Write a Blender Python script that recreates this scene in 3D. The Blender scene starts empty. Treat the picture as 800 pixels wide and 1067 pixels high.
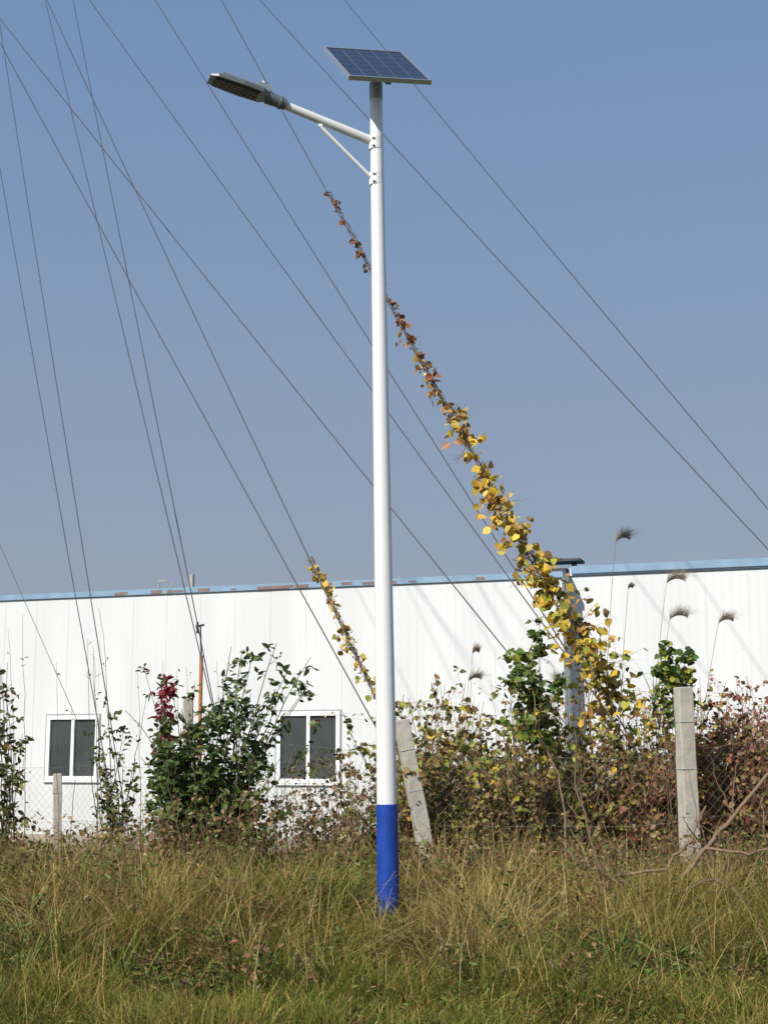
import bpy, bmesh, math, random
import numpy as np
from mathutils import Vector, Matrix
random.seed(7); rng=np.random.default_rng(7)
scene=bpy.context.scene
scene.view_settings.view_transform='Standard'; scene.view_settings.look='None'; scene.view_settings.exposure=0
# ---------------- camera ----------------
F=1500.0; PITCH=math.atan(256.5/F); EYE=1.6
cam_d=bpy.data.cameras.new("camera"); cam=bpy.data.objects.new("camera",cam_d); scene.collection.objects.link(cam)
cam.location=(0,0,EYE); cam.rotation_euler=(math.pi/2+PITCH,0,0)
cam_d.sensor_fit='VERTICAL'; cam_d.sensor_height=36; cam_d.lens=F/1067*36; cam_d.clip_end=6000; cam_d.clip_start=0.1
scene.camera=cam
cp,sp=math.cos(PITCH),math.sin(PITCH)
def P(px,py,D):
    u=(px-400)/F; v=(533.5-py)/F
    y=cp-v*sp; z=sp+v*cp
    return Vector((u/y*D, D, EYE+z/y*D))
_gy=[-3000,0,7,8.5,10.3,13,16,22,28,4000]; _gz=[0,0,0,.18,.46,.50,.32,-.5,-.75,-.75]
def gz(x,y):
    x=np.asarray(x,float); y=np.asarray(y,float)
    n=.035*np.sin(x*1.9+y*.7)+.03*np.sin(x*.8-y*2.3+1)+.02*np.sin(x*4.1+y*3.3)
    return np.interp(y,_gy,_gz)+n*np.clip((40-np.abs(y-10))/30,0,1)
# ---------------- materials ----------------
def newmat(name):
    m=bpy.data.materials.new(name); m.use_nodes=True; nt=m.node_tree
    return m,nt,nt.nodes["Principled BSDF"]
def simple(name,col,rough=.5,metal=0,var=.15,scale=8,bump=0.0,spec=None):
    m,nt,b=newmat(name)
    tc=nt.nodes.new("ShaderNodeTexCoord"); no=nt.nodes.new("ShaderNodeTexNoise"); no.inputs["Scale"].default_value=scale; no.inputs["Detail"].default_value=6
    nt.links.new(tc.outputs["Object"],no.inputs["Vector"])
    mx=nt.nodes.new("ShaderNodeMix"); mx.data_type='RGBA'
    mx.inputs[6].default_value=(*[c*(1-var) for c in col],1); mx.inputs[7].default_value=(*[min(1,c*(1+var)) for c in col],1)
    nt.links.new(no.outputs["Fac"],mx.inputs[0]); nt.links.new(mx.outputs[2],b.inputs["Base Color"])
    b.inputs["Roughness"].default_value=rough; b.inputs["Metallic"].default_value=metal
    if spec is not None: b.inputs["Specular IOR Level"].default_value=spec
    if bump:
        bp=nt.nodes.new("ShaderNodeBump"); bp.inputs["Strength"].default_value=bump; bp.inputs["Distance"].default_value=.02
        nt.links.new(no.outputs["Fac"],bp.inputs["Height"]); nt.links.new(bp.outputs[0],b.inputs["Normal"])
    return m
def plantmat(name,trans=.25,rough=.6,spec=.3):
    m,nt,b=newmat(name)
    a=nt.nodes.new("ShaderNodeAttribute"); a.attribute_name="Col"
    nt.links.new(a.outputs["Color"],b.inputs["Base Color"]); b.inputs["Roughness"].default_value=rough; b.inputs["Specular IOR Level"].default_value=spec
    if trans>0:
        t=nt.nodes.new("ShaderNodeBsdfTranslucent"); nt.links.new(a.outputs["Color"],t.inputs["Color"])
        mx=nt.nodes.new("ShaderNodeMixShader"); mx.inputs[0].default_value=trans
        nt.links.new(b.outputs[0],mx.inputs[1]); nt.links.new(t.outputs[0],mx.inputs[2])
        nt.links.new(mx.outputs[0],nt.nodes["Material Output"].inputs["Surface"])
    return m
M_leaf=plantmat("leaf",.25,.5,.4); M_grass=plantmat("grass_blade",.2,.7,.2)
# ---------------- batch mesh builder (all quads) ----------------
class Batch:
    def __init__(s): s.V=[];s.Q=[];s.C=[];s.n=0
    def add(s,V,Q,C):
        V=np.asarray(V,float).reshape(-1,3); s.V.append(V); s.Q.append(np.asarray(Q)+s.n)
        C=np.asarray(C,float)
        if C.ndim==1: C=np.tile(C,(len(V),1))
        s.C.append(C); s.n+=len(V)
    def tube(s,pts,radii,col,k=4):
        p=np.asarray([tuple(q) for q in pts],float); m=len(p)
        r=np.asarray(radii,float)*np.ones(m)
        t=np.gradient(p,axis=0); t/=np.linalg.norm(t,axis=1)[:,None]+1e-9
        ref=np.array([0,1,0.]) if abs(t[0][1])<.9 else np.array([1.,0,0])
        a=np.cross(t,ref); a/=np.linalg.norm(a,axis=1)[:,None]+1e-9; b=np.cross(t,a)
        an=np.arange(k)*2*math.pi/k
        V=p[:,None,:]+r[:,None,None]*(np.cos(an)[None,:,None]*a[:,None,:]+np.sin(an)[None,:,None]*b[:,None,:])
        i=np.arange(m-1)[:,None]*k; j=np.arange(k)[None,:]; j2=(j+1)%k
        Q=np.stack([i+j,i+j2,i+k+j2,i+k+j],-1).reshape(-1,4)
        s.add(V,Q,np.asarray(col)*random.uniform(.7,1.25))
    def leaves(s,c,d,nrm,size,col,wid=.55):
        c=np.asarray(c,float);N=len(c)
        if N==0:return
        d=d/(np.linalg.norm(d,axis=1)[:,None]+1e-9)
        w=np.cross(d,nrm); w/=np.linalg.norm(w,axis=1)[:,None]+1e-9; n=np.cross(w,d)
        L=size[:,None]; W=L*wid*.5; f=L*.12*rng.uniform(.3,1.6,(N,1)); cu=L*rng.uniform(-.05,.3,(N,1))
        base=c; l1=c+d*L*.3+w*W+n*f; l2=c+d*L*.68+w*W*.8+n*(f*.8)-n*cu*.5
        tip=c+d*L-n*cu; r2=c+d*L*.68-w*W*.8+n*(f*.8)-n*cu*.5; r1=c+d*L*.3-w*W+n*f
        V=np.stack([base,l1,l2,tip,r2,r1],1).reshape(-1,3)
        b=np.arange(N)[:,None]*6
        Q=np.concatenate([b+np.array([[0,1,2,3]]),b+np.array([[0,3,4,5]])])
        C=np.repeat(col,6,axis=0); s.add(V,Q,C)
    def blades(s,base,lean,h,w,col,tipcol=None,ang=None):
        N=len(base); T=np.array([0,.35,.7,1.]); Wt=np.array([1,.85,.55,.08])
        a=rng.uniform(0,2*math.pi,N) if ang is None else ang
        wd=np.stack([np.cos(a),np.sin(a),np.zeros(N)],1)
        up=np.zeros((N,3)); up[:,2]=1
        ln=np.linalg.norm(lean,axis=1)
        V=np.zeros((N,4,2,3))
        for k,(t,q) in enumerate(zip(T,Wt)):
            drop=np.clip(ln,0,1.6)**2*.35*t**3
            c=base+up*(h*(t-drop))[:,None]+lean*(h*t**1.8)[:,None]
            V[:,k,0]=c+wd*(w*q/2)[:,None]; V[:,k,1]=c-wd*(w*q/2)[:,None]
        b=np.arange(N)[:,None]*8
        Q=np.concatenate([b+np.array([[2*k,2*k+1,2*k+3,2*k+2]]) for k in range(3)])
        if tipcol is None: tipcol=col
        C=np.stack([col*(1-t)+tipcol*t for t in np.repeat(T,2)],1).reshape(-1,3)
        s.add(V,Q,C)
    def build(s,name,mat,parent=None):
        V=np.concatenate(s.V);Q=np.concatenate(s.Q);C=np.concatenate(s.C)
        me=bpy.data.meshes.new(name); me.vertices.add(len(V)); me.vertices.foreach_set("co",V.astype(np.float32).ravel())
        me.loops.add(Q.size); me.loops.foreach_set("vertex_index",Q.astype(np.int32).ravel())
        me.polygons.add(len(Q)); me.polygons.foreach_set("loop_start",(np.arange(len(Q))*4).astype(np.int32))
        me.update(calc_edges=True)
        at=me.color_attributes.new("Col",'FLOAT_COLOR','POINT')
        at.data.foreach_set("color",np.concatenate([np.clip(C,0,1),np.ones((len(C),1))],1).astype(np.float32).ravel())
        me.materials.append(mat)
        o=bpy.data.objects.new(name,me); scene.collection.objects.link(o)
        if parent: o.parent=parent
        return o
def pal(cols,N,var=.3):
    cols=np.asarray(cols,float); c=cols[rng.integers(0,len(cols),N)]
    return c*rng.uniform(1-var,1+var,(N,1))*rng.uniform(.92,1.08,(N,3))
def walk(start,d,length,n=7,wob=.12,grav=0.0):
    p=Vector(start); d=Vector(d).normalized(); out=[p.copy()]
    for i in range(n):
        d=(d+Vector((random.gauss(0,wob),random.gauss(0,wob),random.gauss(0,wob)+grav))).normalized()
        p=p+d*(length/n); out.append(p.copy())
    return out
def leaf_on(B,pts,n,size,cols,spread=.02,wid=.55,t0=.2,hang=0.0,sv=.35):
    if n<=0:return
    A=np.array([tuple(p) for p in pts]); t=rng.uniform(t0,1,n)*(len(A)-1); i=np.minimum(t.astype(int),len(A)-2); f=(t-i)[:,None]
    c=A[i]*(1-f)+A[i+1]*f+rng.normal(0,spread,(n,3))
    d=rng.normal(0,1,(n,3)); d[:,2]=d[:,2]*.6-hang+.1
    nr=rng.normal(0,.7,(n,3))+np.array([-.2,-.45,.7])
    B.leaves(c,d,nr,size*rng.uniform(1-sv,1+sv,n),pal(cols,n),wid)
# ---------------- hard-surface helpers ----------------
def empty(name,loc=(0,0,0)):
    e=bpy.data.objects.new(name,None); e.location=loc; scene.collection.objects.link(e); return e
def finish(bm,name,mat,parent=None,bevel=0,smooth=False,local=True):
    bmesh.ops.recalc_face_normals(bm,faces=bm.faces)
    me=bpy.data.meshes.new(name); bm.to_mesh(me); bm.free(); me.materials.append(mat)
    if smooth:
        for p in me.polygons: p.use_smooth=True
    o=bpy.data.objects.new(name,me); scene.collection.objects.link(o)
    if parent:
        o.parent=parent
        if local: o.matrix_parent_inverse=Matrix.Translation(-Vector(parent.location))
    if bevel:
        b=o.modifiers.new("bevel",'BEVEL'); b.width=bevel; b.segments=2; b.limit_method='ANGLE'
    return o
def obox(bm,c,ax,hs):
    c=Vector(c); vs=[]
    for sx in(-1,1):
        for sy in(-1,1):
            for sz in(-1,1): vs.append(bm.verts.new(c+ax[0]*hs[0]*sx+ax[1]*hs[1]*sy+ax[2]*hs[2]*sz))
    for f in((0,1,3,2),(4,6,7,5),(0,4,5,1),(2,3,7,6),(0,2,6,4),(1,5,7,3)): bm.faces.new([vs[i] for i in f])
AX=(Vector((1,0,0)),Vector((0,1,0)),Vector((0,0,1)))
def box(bm,x0,x1,y0,y1,z0,z1): obox(bm,((x0+x1)/2,(y0+y1)/2,(z0+z1)/2),AX,((x1-x0)/2,(y1-y0)/2,(z1-z0)/2))
def cyl(bm,a,b,r0,r1,k=24,cap=True):
    a=Vector(a);b=Vector(b);t=(b-a).normalized(); u=t.orthogonal().normalized(); w=t.cross(u)
    A=[];Bv=[]
    for i in range(k):
        q=2*math.pi*i/k; o=u*math.cos(q)+w*math.sin(q)
        A.append(bm.verts.new(a+o*r0)); Bv.append(bm.verts.new(b+o*r1))
    for i in range(k):
        j=(i+1)%k; bm.faces.new((A[i],A[j],Bv[j],Bv[i]))
    if cap: bm.faces.new(A[::-1]); bm.faces.new(Bv)
def smooth_sides(o):
    for p in o.data.polygons: p.use_smooth=len(p.vertices)==4
# ---------------- sky & sun ----------------
EL=math.radians(36); AZ=math.radians(38)
S=Vector((-math.sin(AZ)*math.cos(EL),-math.cos(AZ)*math.cos(EL),math.sin(EL)))
w=bpy.data.worlds.new("World"); scene.world=w; w.use_nodes=True; nt=w.node_tree
sky=nt.nodes.new("ShaderNodeTexSky"); sky.sky_type='NISHITA'; sky.sun_disc=False
sky.sun_elevation=EL; sky.sun_rotation=math.atan2(S.x,S.y)%(2*math.pi); sky.air_density=1.0; sky.dust_density=1.2; sky.ozone_density=2.5
# haze: the sky colour is blended towards pale blue, greyer near the horizon (world direction only)
geo=nt.nodes.new("ShaderNodeTexCoord"); sxyz=nt.nodes.new("ShaderNodeSeparateXYZ"); nt.links.new(geo.outputs["Generated"],sxyz.inputs[0])
hz=nt.nodes.new("ShaderNodeMapRange"); hz.inputs[1].default_value=0.0; hz.inputs[2].default_value=.60; hz.inputs[3].default_value=.94; hz.inputs[4].default_value=.66
nt.links.new(sxyz.outputs["Z"],hz.inputs[0])
h2=nt.nodes.new("ShaderNodeMapRange"); h2.inputs[1].default_value=.08; h2.inputs[2].default_value=.50
nt.links.new(sxyz.outputs["Z"],h2.inputs[0])
hc=nt.nodes.new("ShaderNodeMix"); hc.data_type='RGBA'; hc.inputs[6].default_value=(3.35,3.85,4.7,1); hc.inputs[7].default_value=(2.15,3.6,6.0,1)
nt.links.new(h2.outputs[0],hc.inputs[0])
mxs=nt.nodes.new("ShaderNodeMix"); mxs.data_type='RGBA'
nt.links.new(hz.outputs[0],mxs.inputs[0]); nt.links.new(sky.outputs[0],mxs.inputs[6]); nt.links.new(hc.outputs[2],mxs.inputs[7])
bg=nt.nodes["Background"]; bg.inputs["Strength"].default_value=.093
nt.links.new(mxs.outputs[2],bg.inputs["Color"])
sd=bpy.data.lights.new("sun",'SUN'); sd.energy=4.9; sd.angle=math.radians(.5); sd.color=(1,.93,.81)
so=bpy.data.objects.new("sun",sd); scene.collection.objects.link(so); so.rotation_euler=(-S).to_track_quat('-Z','Y').to_euler()
# ---------------- ground ----------------
xs=np.concatenate([[-3000,-800,-200,-60,-25],np.linspace(-12,12,97),[25,60,200,800,3000]])
ys=np.concatenate([[-1500,-300,-60,-10,0,4],np.linspace(6,30,97),[34,45,70,200,800,3500]])
X,Y=np.meshgrid(xs,ys); Z=gz(X,Y); V=np.stack([X,Y,Z],-1).reshape(-1,3)
nx=len(xs); i=(np.arange(len(ys)-1)[:,None]*nx+np.arange(nx-1)[None,:]).ravel(); Q=np.stack([i,i+1,i+nx+1,i+nx],1)
m,nt_,b=newmat("ground_soil"); tc=nt_.nodes.new("ShaderNodeTexCoord")
n1=nt_.nodes.new("ShaderNodeTexNoise"); n1.inputs["Scale"].default_value=1.3; n1.inputs["Detail"].default_value=10
nt_.links.new(tc.outputs["Object"],n1.inputs["Vector"])
cr=nt_.nodes.new("ShaderNodeValToRGB"); cr.color_ramp.elements[0].position=.35; cr.color_ramp.elements[0].color=(.04,.05,.015,1); cr.color_ramp.elements[1].position=.65; cr.color_ramp.elements[1].color=(.10,.08,.035,1)
nt_.links.new(n1.outputs["Fac"],cr.inputs[0]); nt_.links.new(cr.outputs[0],b.inputs["Base Color"]); b.inputs["Roughness"].default_value=.95
B=Batch(); B.add(V,Q,np.array([.1,.1,.05])); B.build("ground",m)
# ---------------- warehouse ----------------
WA=Vector((-10.13,38.0,0)); WB=Vector((8.4,31.5,0)); wd=(WB-WA).normalized(); wn=Vector((-wd.y,wd.x,0))
ang=math.atan2(wd.y,wd.x)
def wall_s(px,py,off=0):
    o=Vector((0,0,EYE)); r=P(px,py,1)-o; pl=WA+wn*off
    t=((pl-o).dot(wn))/r.dot(wn); q=o+r*t; return (q-WA).dot(wd),q.z
H=5.82
wh=empty("warehouse",WA); wh.rotation_euler=(0,0,ang)
mw,nw,bw=newmat("white_cladding"); tc=nw.nodes.new("ShaderNodeTexCoord"); sx=nw.nodes.new("ShaderNodeSeparateXYZ"); nw.links.new(tc.outputs["Object"],sx.inputs[0])
mp=nw.nodes.new("ShaderNodeMapping"); mp.inputs["Scale"].default_value=(1.2,1.2,.22); nw.links.new(tc.outputs["Object"],mp.inputs[0])
n2=nw.nodes.new("ShaderNodeTexNoise"); n2.inputs["Scale"].default_value=.8; n2.inputs["Detail"].default_value=8; nw.links.new(mp.outputs[0],n2.inputs["Vector"])
cr=nw.nodes.new("ShaderNodeValToRGB"); cr.color_ramp.elements[0].position=.25; cr.color_ramp.elements[0].color=(.61,.64,.675,1); cr.color_ramp.elements[1].position=.7; cr.color_ramp.elements[1].color=(.70,.73,.765,1)
nw.links.new(n2.outputs["Fac"],cr.inputs[0])
mr=nw.nodes.new("ShaderNodeMapRange"); mr.inputs[1].default_value=-.4; mr.inputs[2].default_value=1.4; mr.inputs[3].default_value=.5; mr.inputs[4].default_value=0
nw.links.new(sx.outputs["Z"],mr.inputs[0])
n3=nw.nodes.new("ShaderNodeTexNoise"); n3.inputs["Scale"].default_value=2.5; n3.inputs["Detail"].default_value=8; nw.links.new(tc.outputs["Object"],n3.inputs["Vector"])
mm=nw.nodes.new("ShaderNodeMath"); mm.operation='MULTIPLY'; nw.links.new(mr.outputs[0],mm.inputs[0]); nw.links.new(n3.outputs["Fac"],mm.inputs[1])
mx=nw.nodes.new("ShaderNodeMix"); mx.data_type='RGBA'; mx.inputs[7].default_value=(.45,.42,.36,1); nw.links.new(mm.outputs[0],mx.inputs[0]); nw.links.new(cr.outputs[0],mx.inputs[6])
nw.links.new(mx.outputs[2],bw.inputs["Base Color"]); bw.inputs["Roughness"].default_value=.45
wv=nw.nodes.new("ShaderNodeTexWave"); wv.inputs["Scale"].default_value=1.6; wv.bands_direction='X'; nw.links.new(tc.outputs["Object"],wv.inputs["Vector"])
bp=nw.nodes.new("ShaderNodeBump"); bp.inputs["Strength"].default_value=.25; bp.inputs["Distance"].default_value=.01; nw.links.new(wv.outputs["Fac"],bp.inputs["Height"]); nw.links.new(bp.outputs[0],bw.inputs["Normal"])
M_blue=simple("blue_trim",(.20,.33,.48),.5,0,.3,3); M_rust=simple("rusty_trim",(.22,.15,.14),.8,0,.4,6)
M_frame=simple("white_frame",(.84,.86,.88),.4,0,.03); M_shadow_line=simple("frame_shadow_gap",(.3,.32,.34),.6)
M_conc=simple("concrete",(.38,.35,.30),.9,0,.3,12,.4)
M_roof=simple("roof_sheet",(.12,.22,.36),.5,0,.2,2)
mg=simple("window_glass",(.055,.062,.065),.12,0,.6,1.2); ml2=simple("lens_glass",(.03,.033,.035),.15,0,.2)
M_dark=simple("dark_metal",(.04,.04,.045),.6,0,.3,5)
def wbm(bm,name,mat,bevel=0):
    o=finish(bm,name,mat,None,bevel); o.parent=wh; return o
sstep,_=wall_s(586,640)
wins=[]
for (a,b_,t,bo) in((51,101,747,812),(290,353,743,815)):
    s0,z1=wall_s(a,t); s1,z0=wall_s(b_,bo); wins.append((s0,s1,z0,z1))
for s in(-5.5,-11): wins.insert(0,(s,s+1.5,wins[-1][2],wins[-1][3]))
wins.sort()
R=.85
bm=bmesh.new(); cur=-24
for (s0,s1,z0,z1) in wins:
    box(bm,cur,s0,0,.12,-.3,H); box(bm,s0,s1,0,.12,-.3,z0); box(bm,s0,s1,0,.12,z1,H); cur=s1
box(bm,cur,sstep,0,.12,-.3,H)
box(bm,sstep-.12,sstep,.12,R+.12,-.3,H)
box(bm,sstep,34,R,R+.12,-.3,H+.22)
box(bm,-24,-23.88,.12,20,-.3,H); box(bm,33.88,34,R+.12,20,-.3,H)
box(bm,-24,34,20,20.12,-.3,H)
wbm(bm,"walls",mw)
bm=bmesh.new(); x=-23.6
while x<33.5:
    if x<sstep:
        blk=[w_ for w_ in wins if w_[0]-.05<x<w_[1]+.05]
        if not blk: box(bm,x-.015,x+.015,-.005,-.001,-.28,H-.16)
        else:
            box(bm,x-.015,x+.015,-.005,-.001,-.28,blk[0][2]-.1); box(bm,x-.015,x+.015,-.005,-.001,blk[0][3]+.1,H-.16)
    elif x>sstep+.05: box(bm,x-.015,x+.015,R-.005,R-.001,-.28,H)
    x+=.95
wbm(bm,"cladding_ribs",mw)
bm=bmesh.new(); box(bm,-24.1,sstep+.03,-.06,.8,H,H+.03); box(bm,-24.1,sstep+.03,-.06,-.02,H-.11,H)
box(bm,sstep+.04,34.1,R-.07,R+.3,H+.22,H+.25); box(bm,sstep+.04,34.1,R-.07,R-.03,H+.07,H+.22); wbm(bm,"eave_trim",M_blue)
bm=bmesh.new()
for k in range(22):
    x=random.uniform(3,sstep-.6); l=random.uniform(.08,.5)
    box(bm,x,x+l,-.0635-.0002*k,-.0605,H-.11+random.uniform(0,.03),H-.05+random.uniform(0,.045))
wbm(bm,"weathered_patches",M_rust)
bm=bmesh.new()
vs=[bm.verts.new(v) for v in((-24.1,.8,H+.02),(34.1,.8,H+.02),(34.1,10,H+.9),(-24.1,10,H+.9),(34.1,20.2,H+.02),(-24.1,20.2,H+.02))]
bm.faces.new((vs[0],vs[1],vs[2],vs[3])); bm.faces.new((vs[3],vs[2],vs[4],vs[5])); wbm(bm,"roof",M_roof)
bm=bmesh.new(); box(bm,-24.05,sstep+.05,-.06,.1,-1.2,-.3); box(bm,sstep+.051,34,R-.06,R+.1,-1.2,-.3); wbm(bm,"plinth",M_conc,.01)
for (s0,s1,z0,z1) in wins:
    bm=bmesh.new(); t=.075; c=(s0+s1)/2
    box(bm,s0-.03,s1+.03,-.035,.06,z1-t,z1+.03); box(bm,s0-.03,s1+.03,-.035,.06,z0-.03,z0+t)
    box(bm,s0-.03,s0+t,-.035,.06,z0+t,z1-t); box(bm,s1-t,s1+.03,-.035,.06,z0+t,z1-t)
    box(bm,c-.045,c+.045,-.02,.06,z0+t,z1-t)
    box(bm,s0-.08,s1+.08,-.08,-.036,z0-.08,z0-.036)
    wbm(bm,"window_frame",M_frame,.006)
    bm=bmesh.new(); box(bm,s0-.07,s0-.031,-.012,-.001,z0-.03,z1+.07); box(bm,s1+.031,s1+.07,-.012,-.001,z0-.03,z1+.07); box(bm,s0-.031,s1+.031,-.012,-.001,z1+.031,z1+.07)
    wbm(bm,"window_shadow_line",M_shadow_line)  # grey strips beside and above the frame: a thin shadow line painted in
    bm=bmesh.new(); box(bm,s0+t,c-.045,.03,.04,z0+t,z1-t); box(bm,c+.045,s1-t,.045,.055,z0+t,z1-t); wbm(bm,"window_panes",mg)
s,_z=wall_s(582,592,1.2)
bm=bmesh.new(); box(bm,s-.55,s+.55,1.0,1.6,H+.4,H+.47); box(bm,s-.4,s-.3,1.2,1.4,H,H+.4); box(bm,s+.3,s+.4,1.2,1.4,H,H+.4); box(bm,s-.25,s+.2,1.1,1.5,H+.02,H+.26); wbm(bm,"roof_vent",M_dark,.01)
bm=bmesh.new()
s,_z=wall_s(201,600,.5); box(bm,s-.05,s+.05,.4,.5,H,H+.42)
s,_z=wall_s(166,600,.5); cyl(bm,(s,.5,H),(s,.5,H+.3),.02,.02,8); cyl(bm,(s,.5,H+.3),(s+.25,.5,H+.28),.02,.02,8); cyl(bm,(s+.25,.5,H),(s+.45,.5,H+.25),.015,.015,8)
wbm(bm,"roof_pipes",M_conc)
# ---------------- solar street lamp ----------------
D0=10.3
pb=P(405,956,D0); pt=P(391.5,88,D0); pb_g=pb-Vector((0,0,.25))
lamp=empty("solar_street_lamp",pb)
M_white=simple("white_paint",(.76,.78,.80),.32,0,.06,5,.05); M_bluep=simple("blue_paint",(.010,.055,.34),.38,0,.4,9,.1)
M_grey=simple("grey_casting",(.15,.18,.19),.45,.3,.2,15); M_alu=simple("aluminium",(.62,.64,.66),.35,.8,.08,10); M_lg=simple("galvanised",(.45,.47,.49),.5,.3,.15,12)
def pp(t): return pb.lerp(pt,t)
L=(pt-pb).length
rb,rt=.076,.047
def rad(t): return rb+(rt-rb)*t
tb=(P(403,838,D0)-pb).length/L
bm=bmesh.new(); cyl(bm,pb_g,pp(tb),rb+.003,rad(tb)+.003,48,False); o=finish(bm,"blue_base_section",M_bluep,lamp); smooth_sides(o)
bm=bmesh.new(); cyl(bm,pp(tb-.002),pt,rad(tb),rt,48,False); o=finish(bm,"pole",M_white,lamp); smooth_sides(o)
bm=bmesh.new(); fz=Vector((0,0,.09)); obox(bm,pb-Vector((0,0,.13))-fz,AX,(.17,.17,.012))
for sx_ in(-1,1):
    for sy_ in(-1,1): cyl(bm,pb+Vector((.13*sx_,.13*sy_,-.12))-fz,pb+Vector((.13*sx_,.13*sy_,-.05))-fz,.014,.014,6)
finish(bm,"base_flange",M_grey,lamp)
bm=bmesh.new(); ax=(pt-pb).normalized()
cyl(bm,pt-ax*.13,pt+ax*.01,rt+.004,rt+.004,32); cyl(bm,pt+ax*.01,pt+ax*.07,.035,.035,24)
o=finish(bm,"top_collar",M_lg,lamp,.003)
a0=P(390,148,D0); a1=P(288,106,D0-.22)
bm=bmesh.new(); cyl(bm,a0,a1,.036,.031,24,False); o=finish(bm,"arm",M_white,lamp); smooth_sides(o)
bm=bmesh.new(); b0=P(389,187,D0-.02); b1=P(333,131,D0-.12); cyl(bm,b0,b1,.014,.014,12,False); o=finish(bm,"brace",M_white,lamp); smooth_sides(o)
bm=bmesh.new()
for py in(150,187):
    q=P(391.5+(py-150)*.015,py,D0); cyl(bm,q-ax*.05,q+ax*.05,rad(.9)+.005,rad(.9)+.005,32)
    for s_ in(-.03,.03): obox(bm,q+Vector((-.02,-.058,s_)),AX,(.010,.010,.007))
obox(bm,P(334,132,D0-.12)+Vector((0,0,.012)),AX,(.016,.012,.016))
finish(bm,"arm_clamps",M_white,lamp,.002)
tip=P(218,81,D0-.4); root=P(292,107,D0-.23)
a=(tip-root).normalized(); nrm=(Vector((0,0,1))-a*a.z).normalized(); nrm=(nrm+Vector((0,-.08,0))); nrm=(nrm-a*nrm.dot(a)).normalized(); bb=a.cross(nrm)
HL=(tip-root).length
def hp(u,v,z): return root+a*(u*HL)+bb*v+nrm*z
bm=bmesh.new()
prof=[(.18,.055,.03),(.27,.105,.045),(.55,.12,.042),(.9,.105,.03),(1.0,.075,.016)]
rings=[]
for (u,hw,h) in prof:
    rings.append([bm.verts.new(hp(u,v,z)) for (v,z) in((-hw,-.012),(-hw,h*.45),(-hw*.7,h),(hw*.7,h),(hw,h*.45),(hw,-.012))])
for r0,r1 in zip(rings,rings[1:]):
    for i in range(6): j=(i+1)%6; bm.faces.new((r0[i],r0[j],r1[j],r1[i]))
bm.faces.new(rings[0][::-1]); bm.faces.new(rings[-1])
finish(bm,"lamp_head",M_grey,lamp,.004)
bm=bmesh.new()
for k in range(9):
    v=-.075+k*.01875; obox(bm,hp(.6,v,.044),(a,bb,nrm),(HL*.25,.003,.004))
obox(bm,hp(.27,0,.06),(a,bb,nrm),(.05,.05,.025))
cyl(bm,hp(.27,0,.08),hp(.27,0,.11),.03,.026,16)
finish(bm,"heat_sink",simple("fin_casting",(.3,.34,.36),.5,.3,.15,12),lamp)
bm=bmesh.new(); obox(bm,hp(.62,0,-.015),(a,bb,nrm),(HL*.31,.085,.004)); finish(bm,"led_lens",ml2,lamp,.002)
bm=bmesh.new()
for i in range(10):
    for j in range(4):
        c=hp(.36+i*.058,-.06+j*.04,-.0205); obox(bm,c,(a,bb,nrm),(.009,.009,.002))
finish(bm,"led_modules",simple("led_lens_plastic",(.035,.036,.034),.4,0,.1),lamp)
bm=bmesh.new(); cyl(bm,hp(-.08,0,0),hp(.2,0,.005),.042,.05,24); cyl(bm,hp(-.02,0,0),hp(.02,0,0),.05,.05,24); finish(bm,"head_socket",M_grey,lamp,.003)
e=math.radians(27); Fv=Vector((0,math.cos(e),math.sin(e))); Uv=Vector((0,-math.sin(e),math.cos(e))); Xv=Vector((1,0,0)); Sc=136.
uu=(Xv*84-Uv*5+Fv*26)/Sc; vv=(Xv*-30+Uv*29+Fv*100)/Sc
vv=vv-uu*(vv.dot(uu)/uu.length_squared)
pc=P(392,68,D0+.03)
un,vn=uu.normalized(),vv.normalized(); pn=un.cross(vn)
if pn.z<0: pn=-pn
hu,hv=uu.length/2,vv.length/2
def q(u,v,z): return pc+un*u+vn*v+pn*z
bm=bmesh.new(); fr=.016
obox(bm,q(0,hv-fr/2,0),(un,vn,pn),(hu,fr/2,.017)); obox(bm,q(0,-hv+fr/2,0),(un,vn,pn),(hu,fr/2,.017))
obox(bm,q(hu-fr/2,0,0),(un,vn,pn),(fr/2,hv-fr,.017)); obox(bm,q(-hu+fr/2,0,0),(un,vn,pn),(fr/2,hv-fr,.017))
finish(bm,"panel_frame",M_alu,lamp)
mc=simple("solar_cell",(.018,.024,.06),.22,.0,.3,20,0,.6); ml=simple("cell_grid_lines",(.25,.28,.33),.4)
bm=bmesh.new(); obox(bm,q(0,0,.004),(un,vn,pn),(hu-fr,hv-fr,.006)); finish(bm,"backing_sheet",ml,lamp)
bm=bmesh.new(); nu,nv=5,6; cw=(hu-fr)*2/nu; ch=(hv-fr)*2/nv
for i in range(nu):
    for j in range(nv):
        obox(bm,q(-(hu-fr)+cw*(i+.5),-(hv-fr)+ch*(j+.5),.0115),(un,vn,pn),(cw/2-.0025,ch/2-.0025,.001))
finish(bm,"solar_cells",mc,lamp)
bm=bmesh.new(); obox(bm,q(0,0,-.03),(un,vn,pn),(.02,hv*.9,.013)); obox(bm,q(0,.0,-.055),(un,vn,pn),(hu*.8,.02,.012)); cyl(bm,pt+ax*.03,q(0,0,-.05),.028,.028,16); finish(bm,"panel_bracket",M_grey,lamp)
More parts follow.
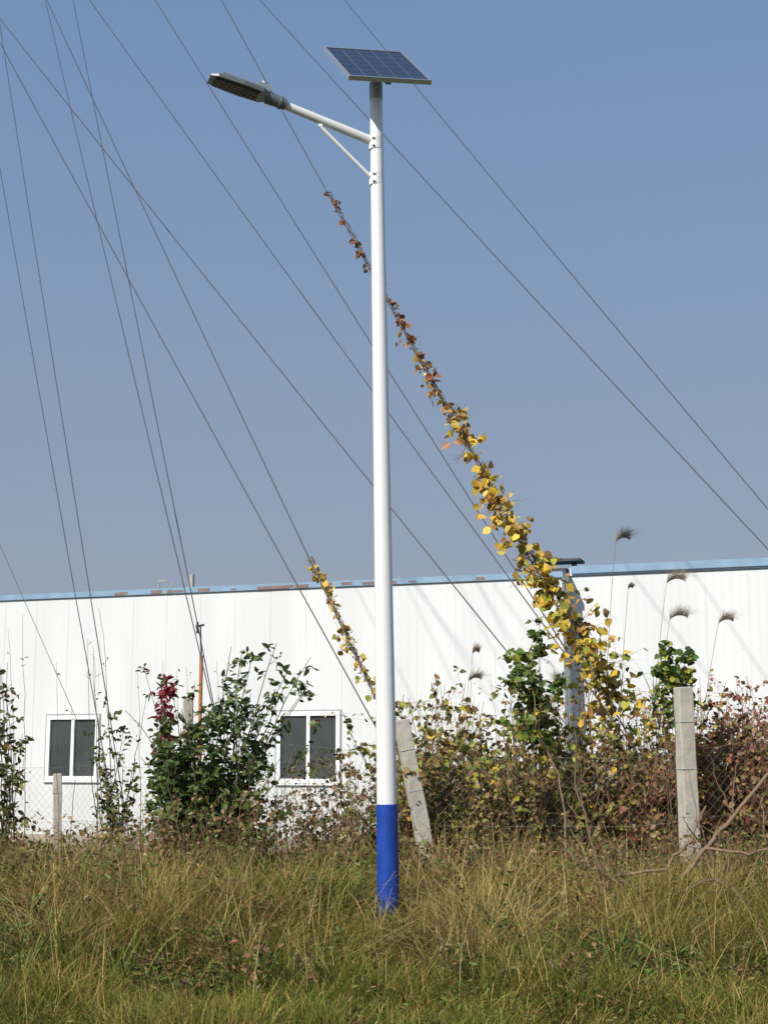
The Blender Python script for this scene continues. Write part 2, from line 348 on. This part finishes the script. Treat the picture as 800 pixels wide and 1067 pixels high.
# ---------------- fence posts ----------------
M_conc2=simple("old_concrete",(.44,.42,.37),.95,0,.35,9,.7)
def post(bx,by,tx,ty,D,w_,name="concrete_fence_post"):
    a=P(tx,ty,D); b_=P(bx,by,D); g=float(gz(b_.x,D)); d=(b_-a)
    b_=a+d*((a.z-g+.2)/(a.z-b_.z)); d=(b_-a).normalized(); x_=Vector((1,.25,0)); x_=(x_-d*x_.dot(d)).normalized(); y_=d.cross(x_)
    e=empty(name,b_); bm=bmesh.new(); n=10; rings=[]
    for k in range(n+1):
        c=b_.lerp(a,k/n); ww=w_/2*(1.08-.12*k/n)
        rings.append([bm.verts.new(c+x_*(sx_*ww+random.gauss(0,.0025))+y_*(sy_*ww+random.gauss(0,.0025))) for sx_,sy_ in((-1,-1),(1,-1),(1,1),(-1,1))])
    for r0,r1 in zip(rings,rings[1:]):
        for i in range(4): bm.faces.new((r0[i],r0[(i+1)%4],r1[(i+1)%4],r1[i]))
    bm.faces.new(rings[0][::-1]); bm.faces.new(rings[-1]); finish(bm,"post_shaft",M_conc2,e,.008)
    bm=bmesh.new()
    for k in(.45,.65,.85):
        c=b_.lerp(a,k); obox(bm,c,(x_,y_,d),(w_/2+.004,w_/2+.004,.0016))
    finish(bm,"tie_wires",M_lg,e)
post(720,915,711,716,11.75,.125); post(446,900,418,750,12.0,.115); post(60,915,60,806,15.0,.085); post(196,800,196,728,15.2,.1)
B=Batch(); fp=[Vector((-9,17.5)),Vector((P(60,850,15).x,15.02)),Vector((P(430,850,12.05).x,12.1)),Vector((P(716,850,11.8).x,11.86)),Vector((7.5,11.2))]
gcol=np.array([.26,.25,.22])
for A_,B_ in zip(fp,fp[1:]):
    ln=(B_-A_).length; d=(B_-A_)/ln; hgt=1.1
    def fpnt(s,z): s_=min(max(s,0),ln); q_=A_+d*s_; return Vector((q_.x,q_.y,float(gz(q_.x,q_.y))+z+.05+.02*math.sin(s*3)))
    s=-hgt
    while s<ln:
        for dr in(1,-1):
            pts=[]
            for k in range(9):
                z=hgt*k/8; x_=s+(z if dr==1 else hgt-z)
                if 0<=x_<=ln: pts.append(fpnt(x_,z))
            if len(pts)>1: B.tube(pts,.0010,gcol,3)
        s+=.085
    for z in(.02,.55,1.1): B.tube([fpnt(ln*k/12,z) for k in range(13)],.0016,gcol,3)
B.build("wire_mesh_fence",M_grass)
e=empty("orange_marker_pole",P(210,740,15)); bm=bmesh.new(); a=P(210,683,15); b_=Vector((a.x,15,float(gz(a.x,15)))); cyl(bm,b_,a,.02,.02,12); finish(bm,"tube",simple("orange_plastic",(.45,.17,.07),.6),e)
bm=bmesh.new(); cyl(bm,a,P(209,652,15),.008,.008,8); cyl(bm,P(204,653,15),P(213,651,15),.012,.012,8); cyl(bm,P(206,660,15),P(206,648,15),.015,.012,8); finish(bm,"insulator",M_dark,e)
# ---------------- guy wires ----------------
M_wire=simple("steel_wire",(.085,.085,.095),.5,.4,.1)
def wire(x0,y0,D1,x1,y1,D2,r=.0075,ext=0.25):
    a=P(x0,y0,D1); b=P(x1,y1,D2); a=a+(a-b)*ext
    d=b-a
    for k in range(60):
        if b.z<=float(gz(b.x,b.y)): break
        b=b+d.normalized()*.08
    c=bpy.data.curves.new("guy_wire",'CURVE'); c.dimensions='3D'; c.bevel_depth=r; c.bevel_resolution=1
    s_=c.splines.new('POLY'); n=24; s_.points.add(n)
    for k in range(n+1):
        t=k/n; p_=a.lerp(b,t); p_.z-=.10*4*t*(1-t)*(d.length/12)*.35; s_.points[k].co=(*p_,1)
    o=bpy.data.objects.new("guy_wire",c); scene.collection.objects.link(o); c.materials.append(M_wire); return a,b
wire(0,17,22,575,735,15,.0075); wire(0,42,22,395,762,15,.0075)
wire(50,0,21,392,727,14,.007)
wire(48,0,24,203,655,15,.0065); wire(77,0,24,210,668,15.2,.0065); wire(0,22,25,98,640,17,.0065); wire(-2,160,25,104,760,17,.0065)
wire(95,0,22,640,750,14.5,.007); wire(163,0,22,615,715,14.5,.007)
wire(232,0,18,634,728,13,.0065); wire(272,0,26,830,602,17,.0085,.2); wire(360,0,26,830,564,17,.0075,.2)
wire(0,566,20,90,770,16,.004)
# ---------------- vines on wires ----------------
brown=np.array([.16,.10,.06]); dk=np.array([.10,.07,.05])
RED=[(.34,.12,.05),(.38,.18,.08),(.28,.14,.07)]; GOLD=[(.66,.44,.04),(.72,.50,.06),(.58,.38,.05),(.45,.26,.07),(.62,.50,.12)]; YG=[(.38,.37,.05),(.26,.30,.04),(.55,.43,.06),(.36,.20,.07)]; GRN=[(.07,.14,.025),(.11,.19,.03),(.16,.22,.045)]
def vine(keys,name,sc=1):
    B=Batch()
    for (x0,y0,d0,s0,n0,c0),(x1,y1,d1,s1,n1,c1) in zip(keys,keys[1:]):
        a=P(x0,y0,d0); b=P(x1,y1,d1); ln=(b-a).length
        n=int(n0*ln*sc)
        for k in range(n):
            t=random.random(); t=min(1,max(0,t+.05*math.sin(t*31+x0))); p_=a.lerp(b,t); sp_=(s0+(s1-s0)*t)
            dd=Vector((random.gauss(0,1),random.gauss(0,1),random.gauss(-.3,.8)))
            tw=walk(p_,dd,sp_*random.uniform(.3,1.7),4,.35,-.1); B.tube(tw,[.003,.0025,.002,.0015,.001],brown,3)
            pc_=c1 if random.random()<t else c0
            leaf_on(B,tw,random.randint(1,4),.042+.036*min(1,sp_/.16),pc_,.012,.85,.3,.7,.45)
        for r in range(4):
            B.tube([a.lerp(b,t/14)+Vector((random.gauss(0,.014),random.gauss(0,.014),random.gauss(0,.014))) for t in range(15)],.004,brown,3)
    return B.build(name,M_leaf)
a8,b8=P(232,0,18),P(634,728,13)
def w8p(py): return 232+(634-232)*py/728
def D8(py):
    lo,hi=0.,1.
    for _ in range(30):
        m_=(lo+hi)/2; q_=a8.lerp(b8,m_); yc=(q_.z-EYE)/q_.y; v=math.tan(math.atan(yc)-PITCH); row=533.5-F*v
        if row<py: lo=m_
        else: hi=m_
    return a8.lerp(b8,lo).y
def k8(py,s,n,c,dx=0): return (w8p(py)+dx,py,D8(py),s,n,c)
vine([k8(200,.05,14,RED),k8(240,.07,16,RED),k8(285,.04,12,RED),k8(330,.09,38,RED),k8(400,.12,54,RED+GOLD[2:]),k8(480,.17,72,GOLD+YG[2:]),k8(540,.21,95,GOLD),k8(610,.24,110,GOLD+YG,6),k8(660,.30,130,YG+GOLD+GRN[:1],8),k8(730,.42,90,YG+GOLD[:2],10)],"climbing_vine")
vine([(324,580,16.2,.06,36,GOLD),(352,640,15.5,.09,40,GOLD),(375,690,15,.10,36,GOLD+YG),(393,730,14.6,.1,24,YG)],"climbing_vine")
# ---------------- shrubs ----------------
def shrub(name,stems,B=None,build=True,tmin=.22):
    B=B or Batch()
    for (bx,by,D,tx,ty,nt_,tl,nl,ls,cols,r0,wid) in stems:
        a=P(bx,by,D); a.z=float(gz(a.x,a.y))-.03; b=P(tx,ty,D+random.uniform(-.3,.3)); d=b-a
        pts=[]; off=Vector((0,0,0)); n=10
        for k in range(n+1):
            t=k/n; off+=Vector((random.gauss(0,.012),random.gauss(0,.02),0)); pts.append(a.lerp(b,t)+off*math.sin(math.pi*t*.8)+Vector((d.x*.12*math.sin(math.pi*t)*-1,0,0)))
        B.tube(pts,np.linspace(r0,r0*.25,n+1),dk*1.4,5)
        for j in range(nt_):
            t=random.uniform(tmin,1); i=min(int(t*n),n-1); p_=pts[i].lerp(pts[i+1],t*n-i)
            dr=Vector((random.gauss(0,1),random.gauss(0,1),random.uniform(.1,1.1)))
            tw=walk(p_,dr,tl*random.uniform(.4,1.2)*(1.15-.5*t),5,.18,.05); B.tube(tw,np.linspace(r0*.35,.0015,6),dk*1.3,3)
            leaf_on(B,tw,nl,ls,cols,.015,wid,.15,.1)
    if build: return B.build(name,M_leaf)
DG=[(.045,.085,.018),(.065,.12,.022),(.075,.13,.03),(.12,.17,.04),(.035,.065,.02),(.16,.19,.05)]
OL=[(.13,.145,.035),(.18,.17,.05),(.10,.12,.03),(.22,.17,.06)]
st=[]
for i in range(52): st.append((212+random.gauss(0,22),895,13+random.uniform(-.5,.5),random.gauss(200,34),random.uniform(730,860),11,.32,9,.077,DG,.011,.5))
for i in range(15): st.append((225+random.gauss(0,10),895,13+random.uniform(-.3,.3),random.uniform(235,328),random.uniform(668,750),11,.24,6,.074,DG+OL[:1],.011,.45))
for i in range(5): st.append((200,895,13,random.uniform(150,240),random.uniform(695,740),7,.15,5,.06,DG+[(.22,.04,.04)],.008,.5))
shrub("broadleaf_shrub",st)
st=[]
for i in range(12): st.append((118+random.gauss(0,10),905,13.6,random.uniform(85,150),random.uniform(720,840),8,.18,5,.06,OL+DG,.007,.5))
for i in range(4): st.append((110+random.gauss(0,8),905,13.6,random.uniform(86,104),random.uniform(625,700),5,.1,1,.04,OL,.006,.5))
shrub("sapling",st)
st=[]
for i in range(10): st.append((4+random.gauss(0,8),915,13.2,random.uniform(-15,28),random.uniform(660,800),9,.22,5,.068,OL+DG[:2],.008,.5))
shrub("sapling",st)
st=[]
for (x_,y_) in((141,700),(165,690),(186,700),(196,695),(228,690),(245,700),(56,690),(66,735),(20,640),(6,655)): st.append((x_+6,890,14,x_,y_,3,.09,1,.035,RED+OL,.005,.5))
for i in range(7): st.append((172,890,13.2,172+random.uniform(-6,6),714+random.uniform(-8,14),5,.07,6,.065,[(.26,.02,.04),(.20,.02,.03)],.005,.5))
shrub("thin_stems",st,tmin=.7)
BR=[(.28,.17,.07),(.21,.12,.06),(.34,.23,.10),(.15,.09,.05)]; RB=[(.34,.12,.07),(.26,.08,.06),(.40,.19,.10),(.20,.09,.06)]
def hedge(name,x0,x1,n,Dr,palf,hl,nt_,nl,ls,tl,topx,topy,rmax=.0085,lo=.8):
    B=Batch()
    for i in range(n):
        x_=random.uniform(x0,x1); D=random.uniform(*Dr); ty=float(np.interp(x_,topx,topy))
        f=random.random()**hl; ty=ty+(905-ty)*f*lo
        a=P(x_+random.gauss(0,14),900,D); a.z=float(gz(a.x,a.y))-.03; b=P(x_+random.gauss(0,16),ty,D)
        pts=[a]; off=Vector((0,0,0)); nn=9
        for k in range(1,nn+1):
            off+=Vector((random.gauss(0,.03),random.gauss(0,.03),random.gauss(0,.01))); pts.append(a.lerp(b,k/nn)+off)
        cols=palf(x_,ty); r=random.uniform(.003,rmax)
        B.tube(pts,np.linspace(r,r*.3,nn+1),[.29,.17,.10] if random.random()<.6 else [.40,.30,.19],4)
        for j in range(nt_):
            t=random.uniform(.1,1); k=min(int(t*nn),nn-1)
            dr=Vector((random.gauss(0,1),random.gauss(0,.8),random.uniform(-.5,.9)))
            tw=walk(pts[k].lerp(pts[k+1],t*nn-k),dr,tl*random.uniform(.4,1.3),5,.28,-.03); B.tube(tw,np.linspace(r*.4,.001,6),[.26,.15,.09],3)
            leaf_on(B,tw,random.randint(0,nl*2),ls*random.uniform(.6,1.2),cols,.012,.7,.1,.5,.45)
    return B.build(name,M_leaf)
def pf(x,ty):
    up=ty<775
    clump=math.sin(x*.05)+math.sin(x*.021+2)+random.gauss(0,.6)
    if x<520: c=YG*2+BR+GRN+GOLD[:1] if clump>0 else YG+OL+BR[:2]
    elif x<690: c=(YG*2+GRN+GOLD[:2]+BR[:1]) if up else (YG+BR*2+GRN if clump>0 else BR*2+RB[:2]+YG[:2])
    elif x<735: c=YG+BR+RB
    else: c=RB*2+BR+YG[:1]
    return c
TX=[415,440,470,505,530,560,600,640,665,690,715,740,770,800,860]; TY=[716,704,712,732,706,684,680,692,718,702,712,712,695,702,696]
hedge("hedge_thicket",412,735,430,(12.3,14.4),pf,.9,9,6,.06,.3,TX,TY)
hedge("hedge_thicket",724,865,310,(12.1,14.2),pf,.75,10,6,.05,.32,TX,TY)
TX2=[412,435,500,560,640,700,760,860]; TY2=[810,770,770,765,755,765,735,735]
hedge("hedge_thicket",412,865,400,(12.1,13.0),lambda x,t:(BR+OL+YG[:2]+([] if x<640 else RB+RB)),.9,9,6,.054,.26,TX2,TY2)
st=[]
for i in range(12): st.append((565+random.gauss(0,12),900,12.7,random.uniform(535,605),random.uniform(645,735),8,.17,7,.07,GRN+DG[3:]+YG[:1],.006,.75))
shrub("green_creeper",st,tmin=.6)
st=[]
for i in range(9): st.append((703+random.gauss(0,6),900,12.0,random.uniform(686,722),random.uniform(670,728),7,.13,7,.066,GRN+DG[3:]+YG[:1],.006,.75))
shrub("green_creeper",st,tmin=.78)
def pu(x,ty): return BR+OL+GRN[:2]+[(.38,.30,.15)]
hedge("weed_undergrowth",-60,430,420,(11.5,13.8),pu,1.1,6,4,.045,.2,[-60,0,60,110,140,200,270,300,340,380,420],[872,862,866,858,840,828,818,790,778,790,820],.006)
hedge("weed_undergrowth",400,850,210,(10.9,12.0),pu,1.2,5,3,.04,.2,[400,500,900],[865,868,862],.006)
# pampas
def plume(px,py,D,bx,h,lean,B):
    a=P(bx,900,D); a.z=float(gz(a.x,a.y)); tp=P(px,py,D)
    mid=a.lerp(tp,.6)+Vector((-.06*lean,0,.1)); pts=[]
    for k in range(13):
        t=k/12; pts.append(a*(1-t)**2+mid*2*t*(1-t)+tp*t*t)
    B.tube(pts,np.linspace(.004,.002,13),[.40,.32,.18],4)
    sp_=[tp+Vector((lean*h*t*.9,.02*t,h*(.8*t-.7*t*t))) for t in np.linspace(0,1,8)]
    A=np.array([tuple(s_) for s_ in sp_]); N=300; t=rng.uniform(0,1,N)**1.2*6.99; i=t.astype(int); f=(t-i)[:,None]; c=A[i]*(1-f)+A[i+1]*f
    ln=np.stack([lean*rng.uniform(-.1,1.7,N),rng.normal(0,.6,N),np.zeros(N)],1)
    col=pal([(.42,.35,.27),(.36,.29,.22),(.52,.45,.37)],N,.2); B.blades(c,ln,rng.uniform(.25,.8,N)*h,np.full(N,.003),col)
    for k in range(3):
        nb=9; bs=np.tile(np.array([tuple(pts[2+k*2])]),(nb,1)); B.blades(bs,np.stack([rng.normal(0,.9,nb),rng.normal(0,.7,nb),np.zeros(nb)],1),rng.uniform(.3,.6,nb),np.full(nb,.01),pal([(.30,.29,.11),(.42,.34,.17)],nb))
B=Batch()
for (px,py,D,bx,h,l) in((641,565,13.5,625,.2,.8),(694,608,13.4,672,.2,1),(697,646,13.2,680,.19,1),(748,650,13.4,715,.18,.9),(492,682,13.6,488,.14,.5),(488,710,13.4,486,.15,.9),(590,716,13.3,592,.2,-.6),(654,614,13.6,640,.09,.6),(537,705,13.5,535,.13,.6)): plume(px,py,D,bx,h,l,B)
B.build("pampas_grass",M_grass)
# bare branches right
B=Batch()
def branch(pts,r0,r1):
    P_=[P(*p_) for p_ in pts]; out=[]
    for a,b in zip(P_,P_[1:]):
        for k in range(5): out.append(a.lerp(b,k/5)+Vector((random.gauss(0,.008),random.gauss(0,.01),random.gauss(0,.008))))
    out.append(P_[-1]); B.tube(out,np.linspace(r0,r1,len(out)),[.25,.18,.12],6)
    for j in range(10):
        k=random.randint(3,len(out)-2); tw=walk(out[k],Vector((random.gauss(.2,1),random.gauss(0,.6),random.gauss(.4,.7))),random.uniform(.15,.5),6,.2); B.tube(tw,np.linspace(r1*.8,.001,7),[.24,.18,.12],3)
branch([(678,955,10.6),(730,890,10.6),(765,850,10.7),(805,800,10.8),(840,740,10.9)],.020,.010)
branch([(690,935,10.4),(745,915,10.3),(790,945,10.2),(840,965,10.1)],.016,.007)
branch([(640,915,10.6),(690,905,10.6),(720,875,10.8),(735,840,11)],.014,.006)
branch([(735,885,10.6),(780,890,10.5),(830,875,10.5)],.012,.006)
branch([(640,950,10.5),(615,870,11.2),(600,820,11.7),(598,760,12)],.012,.005)
branch([(592,900,11.3),(585,820,11.8),(560,760,12),(555,720,12.2)],.010,.004)
branch([(690,960,10.3),(660,925,10.3),(615,905,10.4),(580,880,10.8)],.012,.005)
B.build("fallen_branches",M_grass)
# ---------------- grass ----------------
B=Batch()
NC=8400
cy=6.3+(14.0-6.3)*rng.uniform(0,1,NC); cx=rng.uniform(-1,1,NC)*(cy*.29+.6)
G=np.array([[.16,.20,.025],[.20,.235,.03],[.11,.16,.022],[.27,.28,.05]]); SY=np.array([[.52,.38,.11],[.41,.28,.09],[.60,.46,.17],[.30,.19,.08]])
def field(x,y): return .5+.5*np.sin(x*1.3+2*np.sin(y*.9)+.6)*np.cos(y*1.1+x*.7)
def field2(x,y): return .5+.5*np.sin(x*3.1+1.3*np.sin(y*2.2)+2)*np.cos(y*2.7-x*1.4)
for k in range(NC):
    x,y=cx[k],cy[k]; f=float(field(x,y)); g=float(field2(x,y))
    short=.55 if (abs(x-.03)<.28 and 9.0<y<10.4) else 1
    dry=np.clip(.18+.46*f+.24*(y>9.4)+.1*(y>11.5)-(.16 if (y<9.2 and x>.3) else 0)+rng.normal(0,.2),.03,.93)
    if y<9.2: hh=.10+.24*g*rng.uniform(.35,1)+(.10*f if x<.2 else 0)
    elif y<10.6: hh=.14+.46*g*rng.uniform(.3,1)
    else: hh=.18+.42*g*rng.uniform(.3,1)
    hh*=short
    n=int(rng.integers(22,44)); sg=rng.uniform(.03,.11)
    bx=x+rng.normal(0,sg,n); by=y+rng.normal(0,sg,n)
    base=np.stack([bx,by,gz(bx,by)-.01],1)
    dirr=np.stack([(bx-x)/sg*.4,(by-y)/sg*.35,np.zeros(n)],1)+np.array([rng.normal(0,.5),rng.normal(0,.25),0])+np.concatenate([rng.normal(0,.45,(n,2)),np.zeros((n,1))],1)
    isd=rng.random(n)<dry
    col=np.where(isd[:,None],SY[rng.integers(0,4,n)],G[rng.integers(0,4,n)])*rng.uniform(.5,1.3,(n,1))*rng.uniform(.6,1.25)
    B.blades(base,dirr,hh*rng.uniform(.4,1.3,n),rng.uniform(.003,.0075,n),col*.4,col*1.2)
def tuft(px,py,D,n,sg,h,lean,cols,w=.005):
    c=P(px,py,D); bx=c.x+rng.normal(0,sg,n); by=c.y+rng.normal(0,sg,n); base=np.stack([bx,by,gz(bx,by)],1)
    l=np.stack([(bx-c.x)/sg*lean,(by-c.y)/sg*lean,np.zeros(n)],1)+np.concatenate([rng.normal(0,.4,(n,2)),np.zeros((n,1))],1)
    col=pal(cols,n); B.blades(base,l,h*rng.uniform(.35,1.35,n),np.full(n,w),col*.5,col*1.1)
STR=[(.60,.46,.17),(.50,.37,.13),(.66,.53,.24)]
tuft(515,990,9.7,520,.16,.55,.8,STR); tuft(478,1000,9.5,280,.13,.42,1.0,STR+OL); tuft(552,1010,9.5,280,.15,.38,1.0,STR+OL); tuft(600,990,9.8,160,.13,.45,.9,STR+OL)
for k in range(44):
    x_=random.uniform(-10,810); D=random.uniform(9.2,11.4)
    if 345<x_<445 and D<10.5: continue
    tuft(x_,950,D,random.randint(50,170),random.uniform(.05,.18),random.uniform(.3,.62),random.uniform(.3,.9),STR+[(.30,.26,.07)],.0045)
GS=[(.09,.17,.03),(.13,.22,.04),(.18,.27,.05)]
for (x_,y_,D) in((330,965,10.1),(352,950,10.4),(310,950,10.6),(20,1040,8.9),(250,880,11.6),(80,960,10.4),(160,960,10.2),(60,1030,9.1),(200,1000,9.6),(130,1040,8.9),(280,1050,8.8),(225,930,11),(20,920,11.3),(640,1040,9.0),(290,900,11.3),(265,910,11.2)):
    tuft(x_,y_,D,80,.08,random.uniform(.32,.5),.7,GS,.012)
tuft(398,985,9.85,60,.07,.26,.5,GS+STR,.007); tuft(425,980,9.9,60,.07,.26,.5,GS+STR,.006)
n=1900; y=rng.uniform(8.3,13,n); x=rng.uniform(-1,1,n)*(y*.29+.4); base=np.stack([x,y,gz(x,y)],1)
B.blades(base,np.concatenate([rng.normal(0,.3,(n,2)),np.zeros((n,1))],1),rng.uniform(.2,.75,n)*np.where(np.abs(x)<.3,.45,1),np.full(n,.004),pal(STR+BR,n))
B.build("grass",M_grass)
# leafy weeds among the grass
B=Batch(); n=15000; y=rng.uniform(7,13,n); x=rng.uniform(-1,1,n)*(y*.3+.6); c=np.stack([x,y,gz(x,y)+rng.uniform(.0,.18,n)],1)
B.leaves(c,rng.normal(0,1,(n,3))*np.array([1,1,.4]),rng.normal(0,.5,(n,3))+np.array([0,-.3,1]),rng.uniform(.015,.05,n),pal(GRN+OL+GRN+BR[:2],n),.35)
for i in range(380):
    y=random.uniform(8.5,11.8); x=random.uniform(-1,1)*(y*.29+.3)
    if abs(x-.03)<.3 and y<10.8: continue
    h=random.uniform(.18,.6)*(.7 if y<9.5 else 1); p0=Vector((x,y,float(gz(x,y))))
    cols=random.choice([GRN+OL,GRN+OL,GRN,BR+OL[:1],BR+RB[:1],OL])
    st_=walk(p0,(random.gauss(0,.25),random.gauss(0,.2),1),h,7,.1); B.tube(st_,np.linspace(.004,.0015,8),[.24,.19,.08],3); leaf_on(B,st_,6,.05,cols,.01,.4,.1,.1)
    for j in range(random.randint(3,7)):
        k=random.randint(1,6); tw=walk(st_[k],(random.gauss(0,1),random.gauss(0,1),.7),h*.45,4,.2); B.tube(tw,np.linspace(.002,.001,5),[.22,.17,.08],3); leaf_on(B,tw,6,random.uniform(.025,.05),cols,.012,.4,.1,.1)
B.build("ground_weeds",M_leaf)
